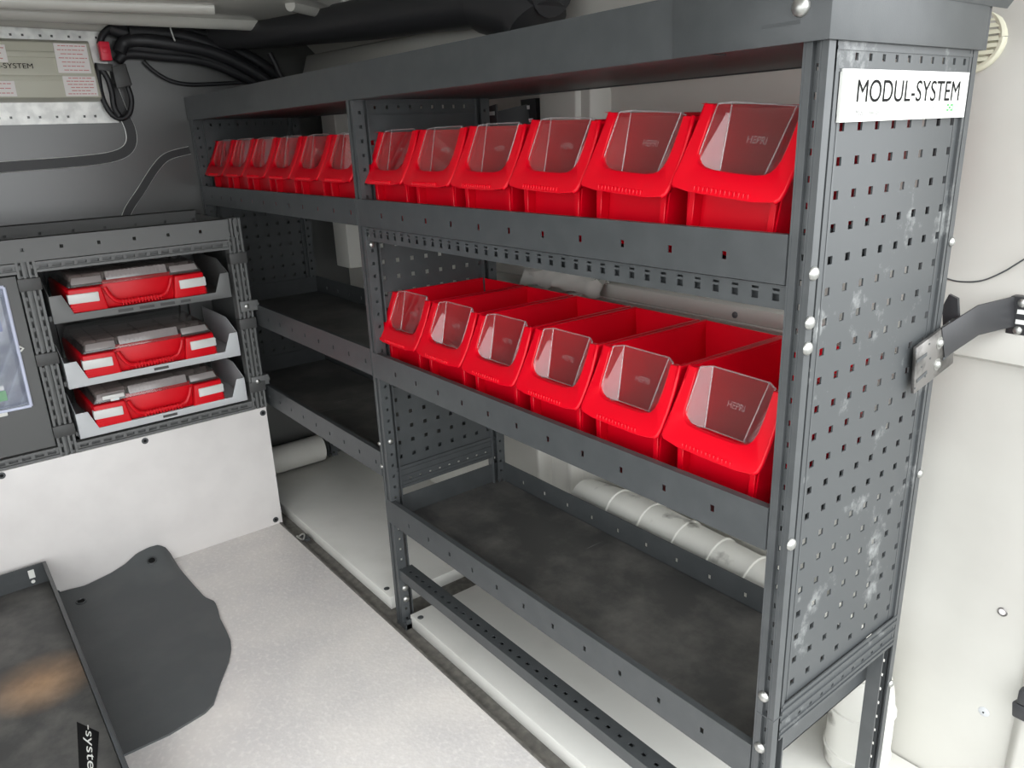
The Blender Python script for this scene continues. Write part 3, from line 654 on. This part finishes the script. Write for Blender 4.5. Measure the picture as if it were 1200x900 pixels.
# ------------------------------------------------------------------ document holder on the door
dh = thing('document_holder', 'clear plastic document holder with pale blue rim on the grey cabinet door', 'document holder', (0, 0, 0))
hx = XC - .002
q = lambda u, v: at(u, v, 'x', hx + .012)
MB().box(hx, hx + .003, -.80, -.577, .520, .800).build('back_plate', 'doc', dh)
cl = MB().hexa([(hx + .003, -.80, .520), (hx + .020, -.795, .527), (hx + .020, -.586, .532), (hx + .003, -.575, .520), (hx + .003, -.80, .80), (hx + .008, -.80, .795), (hx + .008, -.582, .795), (hx + .003, -.575, .80)]).build('clear_pocket', 'holder', dh, bevel=.003)
for a, b in (((-.575, .515), (-.572, .802)), ((-.80, .515), (-.575, .515)), ((-.80, .802), (-.572, .802))):
    MB().tube([(hx + .004, *a), (hx + .004, *b)], .0038, 8).build('rim', 'holder_rim', dh, smooth=True)
MB().box(hx + .003, hx + .0045, -.79, -.594, .702, .79).build('blue_print', 'blue_print', dh)
st = MB().box(hx + .0032, hx + .0052, -.68, -.618, .540, .564).build('green_label', 'sticker', dh)
MB().box(hx + .0032, hx + .005, -.68, -.620, .566, .576).build('white_label', 'white', dh)
for z in (.655,): MB().tube([(hx + .004, -.570, z - .006), (hx + .004, -.563, z), (hx + .004, -.570, z + .006)], .0028, 8).build('lug', 'white', dh, smooth=True)
MB().box(hx, hx + .006, -.66, -.625, .503, .513).build('lug', 'white', dh, bevel=.002)
MB().box(hx, hx + .006, -.64, -.585, .806, .822).build('lug', 'white', dh, bevel=.004)
# ================================================================== FLOOR THINGS
# rubber mat, its rear edge riding up the kick board
mo = [(.033, -.70), (.0325, -.6023), (.0417, -.538), (.0333, -.4704), (.0129, -.4385), (-.0437, -.406), (-.1024, -.3679), (-.145, -.348), (-.1768, -.3387), (-.225, -.333), (-.2773, -.3291), (-.32, -.3205), (-.3595, -.3149), (-.3965, -.3286), (-.506, -.3344), (-.6233, -.3389), (-.70, -.340)]
# mat as strips along x: for each x the right edge y, left edge under the tray; rear curls up
mb = MB(); xsr = [-.6535 + i * (.6945 / 48) for i in range(49)]
def right_edge(x):
    best = None
    pts = sorted(mo[2:], key=lambda p: p[0])
    for (xa, ya), (xb, yb) in zip(pts, pts[1:]):
        if xa <= x <= xb: return ya + (yb - ya) * (x - xa) / (xb - xa)
    return pts[-1][1]
def left_end(y):   # front edge of the mat (nearest the rear doors)
    return .034
curl = [(-.72, .012), (-.62, .012), (-.60, .012), (-.555, .007), (-.4915, .018), (-.455, .030), (-.4221, .0495), (-.390, .056), (-.3667, .0545), (-.352, .044), (-.3415, .028), (-.337, .006), (-.30, .002)]
def curl_z(y):
    for (ya, za), (yb, zb) in zip(curl, curl[1:]):
        if ya <= y <= yb: return za + (zb - za) * (y - ya) / (yb - ya)
    return .004
def mat_z(x, y):       # the rear edge rides up the board in a soft curl
    t = max(0.0, 1 - (x + .6535) / .15)
    return .0005 + curl_z(y) * t * t
NY = 40; R = len(xsr); Cn = NY + 1
vs = []
for x in xsr:
    yr = right_edge(x)
    for k in range(Cn):
        y = -.72 + (yr + .72) * k / NY
        vs.append((x, y, mat_z(x, y)))
th = [(x + (.0015 if i_ < Cn else 0), y, z + .0045) for i_, (x, y, z) in enumerate(vs)]
N0 = len(vs); fs = []
for i in range(R - 1):
    for j in range(NY):
        a, b, c, d = i * Cn + j, i * Cn + j + 1, (i + 1) * Cn + j + 1, (i + 1) * Cn + j
        fs += [(a, d, c, b), (N0 + a, N0 + b, N0 + c, N0 + d)]
for i in range(R - 1):
    for j in (0, NY):
        a, d = i * Cn + j, (i + 1) * Cn + j; fs.append((a, d, N0 + d, N0 + a))
for j in range(NY):
    for i in (0, R - 1):
        a, b = i * Cn + j, i * Cn + j + 1; fs.append((a, b, N0 + b, N0 + a))
mb.add(vs + th, fs)
fm = thing('floor_mat', 'dark charcoal rubber mat with curved edges lying against the pale board', 'mat')
mb.build('sheet', 'mat', fm, smooth=True)
for (u, v) in [(178, 657), (95, 705)]:
    zz = .005
    for _ in range(25):
        c = at(u, v, 'z', zz); zz = .5 * zz + .5 * (mat_z(max(c.x, -.645), c.y) + .0045)
    c = Vector((max(c.x, -.645), c.y, zz))
    nn = Vector((-(mat_z(c.x + .004, c.y) - mat_z(c.x - .004, c.y)) / .008, -(mat_z(c.x, c.y + .004) - mat_z(c.x, c.y - .004)) / .008, 1)).normalized()
    e1 = Y.cross(nn).normalized(); e2 = nn.cross(e1)
    ey = MB(); ey.tube([c + e1 * (math.cos(t) * .011) + e2 * (math.sin(t) * .011) + nn * .0008 for t in [i * math.pi / 8 for i in range(17)]], .0026, 6, caps=False)
    w = ey.build('eyelet', 'coat_light', fm, smooth=True)
    MB().cyl(c - nn * .001, nn, .0085, .0022, 14).build('eyelet_hole', 'ink', w)  # black disc paints the dark inside of the eyelet, no real opening
# raised steel tray on the other side of the aisle
tr = thing('steel_tray', 'dark steel tray with worn rusty board base beside the rubber mat', 'tray', (0, 0, 0))
TX0, TX1, TY = -.638, 1.05, -.627
MB().box(TX0, TX1, -1.20, TY, .058, .061).build('tray_base', 'coat', tr)
MB().box(TX0 + .004, TX1 - .004, -1.196, TY - .004, .061, .067).build('tray_board', 'traymat', tr)
MB().box(TX0, TX1, TY - .0025, TY, .058, .120).box(TX0, TX1, TY - .007, TY + .001, .117, .121).build('tray_side', 'coat', tr, bevel=.001)
MB().box(TX0, TX0 + .003, -1.20, TY, .058, .120).build('tray_end', 'coat', tr)
MB().box(TX0 + .003, TX0 + .0045, -.668, -.655, .088, .110).build('label', 'white', tr)
MB().cyl((TX0 + .003, -.662, .078), X, .0045, .001, 10).build('label_dot', 'white', tr)
for x in (-.5, .2, .85):
    for y in (-.68, -1.1): MB().box(x - .02, x + .02, y - .02, y + .02, 0, .058).build('foot', 'coat_dark', tr)
wl = at(97, 852, 'z', .0675); we = at(101, 935, 'z', .0675)
MB().prism([at(90, 846, 'z', .067), at(116, 858, 'z', .067), at(110, 950, 'z', .067), at(95, 950, 'z', .067)], (0, 0, .0006)).build('decal', 'ink', tr)
dv = (we - wl); text_mesh('decal_lettering', '-systems', wl + Vector((0, .0, .0006)), dv.normalized(), Z.cross(dv.normalized()) * -1 * -1, dv.length, .015, 'white', tr, shear=.3)
# lashing ring in the channel
lr = thing('lashing_ring', 'small steel lashing ring at the floor edge by the pale board', 'ring', at(353, 632, 'z', .0))
mb = MB()
mb.tube([Vector((math.cos(t) * .013, math.sin(t) * .010, .004 + .008 * abs(math.sin(t)))) for t in [i * math.pi / 10 for i in range(21)]], .0024, 6, caps=False); mb.build('ring', 'steel', lr, smooth=True)
MB().box(-.025, .020, .006, .020, -.002, .004).build('plate', 'coat_dark', lr, bevel=.001)
# ribbed white hose against the side wall
hs = thing('ribbed_hose', 'white ribbed hose lying along the side wall behind the lowest shelf', 'hose')
pts = smooth_path([(.235, .400, .262), (.40, .395, .278), (.58, .393, .272), (.74, .392, .262), (.87, .39, .235), (.925, .388, .17), (.93, .388, .022)], 8)
MB().tube(pts, .052, 24).build('hose_wall', 'hose', hs, smooth=True)
for k in range(6, len(pts) - 2, 4):
    d = (pts[k + 1] - pts[k - 1]).normalized()
    MB().tube([pts[k] - d * .004, pts[k] - d * .002, pts[k] + d * .002, pts[k] + d * .004], [.0515, .055, .055, .0515], 24, caps=False).build('rib', 'hose', hs, smooth=True)
ps = thing('plastic_sheet', 'crumpled white plastic sheet tucked on the wall ledge behind the bins', 'plastic sheet')
mb = MB(); NXs, NZs = 16, 6; rr = random.Random(4)
vv = [(.05 + .26 * i / NXs, .372 + .028 * j / NZs + rr.uniform(-.006, .006), .750 + .055 * math.sin(math.pi * j / NZs * .62 + .25) * (1 - .35 * abs(i / NXs - .4)) + rr.uniform(-.005, .005)) for j in range(NZs + 1) for i in range(NXs + 1)]
n0 = len(vv); q = lambda i, j: j * (NXs + 1) + i
mb.add(vv + [(x, y + .0012, z - .0012) for x, y, z in vv], [f for j in range(NZs) for i in range(NXs) for f in ((q(i, j), q(i + 1, j), q(i + 1, j + 1), q(i, j + 1)), (n0 + q(i, j), n0 + q(i, j + 1), n0 + q(i + 1, j + 1), n0 + q(i + 1, j)))])
mb.build('sheet', 'roofpaint', ps, smooth=True)
# ================================================================== BULKHEAD ELECTRICS
mp = thing('mounting_plate', 'galvanised perforated plate fixed high on the grey bulkhead', 'plate')
us, hu = [-.62], []
for k in range(7):
    for o in (0, .0262):
        c = -.6 + k * .0655 + o
        if c < -.20: us += [c - .003, c + .003]; hu.append(len(us) - 2)
us.append(-.190)
MB().perf((XB + .008, 0, 0), Y, Z, us, [1.160, 1.175, 1.181, 1.372, 1.378, 1.398], {(i, j) for i in hu for j in (1, 3)}, (-.004, 0, 0)).build('sheet', 'galv', mp)
iv = thing('inverter', 'beige power inverter with white warning labels on the galvanised plate', 'inverter')
ix = XB + .008
MB().hexa([(ix, -.68, 1.212), (ix + .055, -.68, 1.222), (ix + .055, -.232, 1.222), (ix, -.222, 1.214), (ix, -.68, 1.366), (ix + .05, -.68, 1.352), (ix + .05, -.238, 1.356), (ix, -.228, 1.366)]).build('housing', 'inverter', iv, bevel=.004)
for z in (1.262, 1.318): MB().box(ix + .050, ix + .0545, -.66, -.312, z, z + .014).build('cooling_rib', 'inverter', iv, bevel=.002)
fx = ix + .0555
def label(y0, y1, z0, z1, rows, m):
    l = MB().box(fx - .004, fx, y0, y1, z0, z1).build('label', 'paper', iv)
    mb = MB()
    for k in range(rows):
        z = z1 - (k + .7) * (z1 - z0) / (rows + .3); ind = .006 + .010 * random.random()
        y = y0 + ind
        while y < y1 - ind:
            wd = .004 + .010 * random.random(); mb.box(fx, fx + .0004, y, min(y + wd, y1 - .004), z, z + .0022); y += wd + .002
    mb.build('print', m, l)
label(-.322, -.246, 1.282, 1.352, 7, 'ink_red'); label(-.316, -.240, 1.226, 1.274, 6, 'ink_red'); label(-.62, -.425, 1.226, 1.262, 3, 'ink_red'); label(-.62, -.428, 1.305, 1.345, 3, 'ink_red')
text_mesh('lettering', 'MODUL-SYSTEM', (fx - .0005, -.515, 1.291), Y, Z, .138, .012, 'ink', iv)
def cable(name, label, px, r, xx, closed=False, m='cable'):
    p = smooth_path([at(u, v, 'x', xx) if not isinstance(xx, list) else at(u, v, 'x', x2) for (u, v), x2 in zip(px, xx if isinstance(xx, list) else [xx] * len(px))], 6)
    t = thing(name, label, 'cable'); MB().tube(p, r, 10).build('sleeve', m, t, smooth=True); return t
xc_ = XB + .035
c1 = cable('power_cable', 'black cable arching from the red connector over the galvanised plate', [(117, 52), (121, 40), (134, 31), (160, 29), (200, 31), (250, 42)], .0085, xc_)
MB().box(xc_ - .014, xc_ + .014, -.212, -.186, 1.315, 1.362).box(xc_ - .010, xc_ + .016, -.207, -.191, 1.333, 1.348).build('connector', 'redconn', c1, bevel=.003)
c2 = cable('power_cable', 'black looped cable hanging under a black plug beside the inverter', [(114, 74), (116, 96), (121, 117), (131, 134), (143, 139), (152, 132), (154, 116), (149, 100)], .0070, xc_)
c3 = cable('power_cable', 'black cable dropping inside the loop from the plug', [(118, 80), (126, 92), (131, 108), (134, 126), (140, 136)], .0075, xc_ + .012)
pl = MB().hexa([tuple(Vector(at(u, v, 'x', xx))) for xx in (xc_ + .004, xc_ + .034) for u, v in ((131, 78), (147, 74), (155, 100), (137, 104))]).build('plug', 'clip', c2, bevel=.003)
MB().hexa([tuple(Vector(at(u, v, 'x', xx))) for xx in (xc_ - .004, xc_ + .02) for u, v in ((113, 74), (132, 75), (133, 84), (115, 82))]).build('plug_neck', 'clip', c2, bevel=.002)
cable('wiring_loom', 'thick black wiring loom running from the plate to the duct', [(140, 62), (146, 50), (165, 47), (205, 52), (250, 62), (290, 80), (318, 98)], .017, [xc_, xc_, xc_ + .02, xc_ + .03, xc_ + .03, xc_ + .03, xc_ + .03])
cable('wiring_loom', 'upper black wiring loom under the roof cross member', [(150, 36), (180, 38), (220, 44), (262, 62), (300, 84)], .020, xc_ + .008)
cable('wiring_loom', 'lower black wiring loom below the upper one', [(138, 72), (150, 63), (190, 66), (240, 72), (285, 90), (310, 100)], .013, xc_ - .008)
cable('wiring_loom', 'black wiring loom pressed against the roof edge beside the duct', [(128, 33), (160, 40), (205, 40), (250, 50), (290, 66), (325, 88)], .018, xc_ - .008)
cable('wiring_loom', 'black wiring loom behind the others along the bulkhead top', [(145, 52), (180, 58), (225, 62), (265, 78), (300, 96)], .020, xc_ - .014)
cable('thin_cable', 'thin black cable sagging across the bulkhead towards the rack top', [(168, 72), (180, 83), (198, 94), (222, 99), (258, 98), (285, 96)], .0055, XB + .010)
cable('thin_cable', 'thin black cable hanging beside the duct above the rack', [(316, 62), (322, 74), (330, 90), (345, 104)], .008, -.90)
tie = thing('cable_tie', 'pale cable tie hanging from the roof cross member round the loom', 'cable tie')
MB().tube(smooth_path([at(198, 20, 'x', xc_ + .032), at(200, 34, 'x', xc_ + .034), at(205, 48, 'x', xc_ + .05)], 4), .0022, 6).build('strap', 'latch', tie, smooth=True)
# big black duct above the rack
du = thing('air_duct', 'large black moulded duct above the rack, bending up at its end', 'duct')
dp = smooth_path([(-.99, .10, 1.385), (-.80, .17, 1.378), (-.50, .25, 1.370), (-.22, .30, 1.362), (-.02, .325, 1.352), (.10, .325, 1.345)], 8)
MB().tube(dp, [.030 + .018 * min(1, i / 20) for i in range(len(dp))], 24).build('pipe', 'duct', du, smooth=True)
bd = smooth_path([(.03, .33, 1.350), (.10, .33, 1.330), (.16, .33, 1.312), (.185, .33, 1.285)], 6)
MB().tube(bd, .062, 24).build('bend', 'duct', du, smooth=True)
MB().tube([(.19, .33, 1.36), (.235, .33, 1.345)], .052, 24).build('end_cap', 'duct', du, smooth=True)
# ================================================================== SIDE WALL FITTINGS
v = thing('wall_vent', 'round cream louvred vent on the side wall behind the rack top corner', 'vent', at(1141, 47, 'y', .482))
MB().tube([Vector((math.cos(t) * .038, -.003, math.sin(t) * .038)) for t in [i * math.pi / 16 for i in range(33)]], .0055, 8, caps=False).build('ring', 'ventcol', v, smooth=True)
MB().cyl((0, .0, 0), -Y, .037, .002, 32).build('back_plate', 'ventcol', v)
for k in range(-4, 5):
    hwid = math.sqrt(max(0, .036 ** 2 - (k * .0082) ** 2))
    MB().hexa([(-hwid, -.002, k * .0082 - .003), (hwid, -.002, k * .0082 - .003), (hwid, -.008, k * .0082 - .0036), (-hwid, -.008, k * .0082 - .0036), (-hwid, -.002, k * .0082 + .003), (hwid, -.002, k * .0082 + .003), (hwid, -.006, k * .0082 + .0018), (-hwid, -.006, k * .0082 + .0018)]).build('louvre', 'ventcol', v)
for (u, vv, lab, m) in [(1175, 717, 'round hole with rolled rim in the lower side wall', 'steel'), (1153, 834, 'grey plastic plug pressed into the lower side wall', 'coat_light')]:
    c = at(u, vv, 'y', .456); t = thing('wall_plug' if m != 'steel' else 'wall_eyelet', lab, 'plug' if m != 'steel' else 'eyelet', c)
    if m == 'steel':
        MB().tube([Vector((math.cos(a) * .006, -.001, math.sin(a) * .006)) for a in [i * math.pi / 10 for i in range(21)]], .0012, 6, caps=False).build('rim', 'brushed', t, smooth=True)
        MB().cyl((0, .0005, 0), -Y, .0055, .001, 14).build('opening', 'paper', t)
    else:
        dome(MB(), (0, .0005, 0), -Y, .0085, .003).build('cap', 'tray_grey', t, smooth=True); MB().cyl((0, -.0022, 0), -Y, .0015, .0008, 8).build('dimple', 'ink', t)  # plug dimple is a raised black dot, its shade put into the colour
# rear door pillar with striker at the right edge
jx = at(1184, 850, 'y', .44).x
jb = struct(MB().hexa([(jx, .45, -.03), (jx + .012, .425, -.03), (XR + .02, .425, -.03), (XR + .02, .456, -.03), (jx, .45, .45), (jx + .018, .44, .45), (XR + .02, .44, .45), (XR + .02, .456, .45)]).build('trim_7', 'vanwhite', bevel=.004))
ls = thing('door_striker', 'black door striker on the rear pillar beside the side wall', 'striker', at(1197, 822, 'y', .425))
MB().hexa([(-.006, -.012, -.024), (.03, -.012, -.024), (.03, .008, -.024), (-.002, .008, -.024), (-.010, -.010, .0), (.03, -.012, .0), (.03, .008, .0), (-.006, .008, .0)]).build('catch', 'duct', ls, bevel=.003)
MB().box(-.004, .03, -.010, .006, .0, .024).build('housing', 'duct', ls, bevel=.003)
# thin wire on the upper wall
wr = thing('wall_wire', 'thin grey wire curving across the upper side wall behind the bracket', 'wire')
MB().tube(smooth_path([at(u, vv, 'y', .474) for u, vv in [(1108, 326), (1125, 330), (1150, 329), (1175, 319), (1200, 304), (1215, 296)]], 6), .0012, 6).build('wire', 'coat_light', wr, smooth=True)
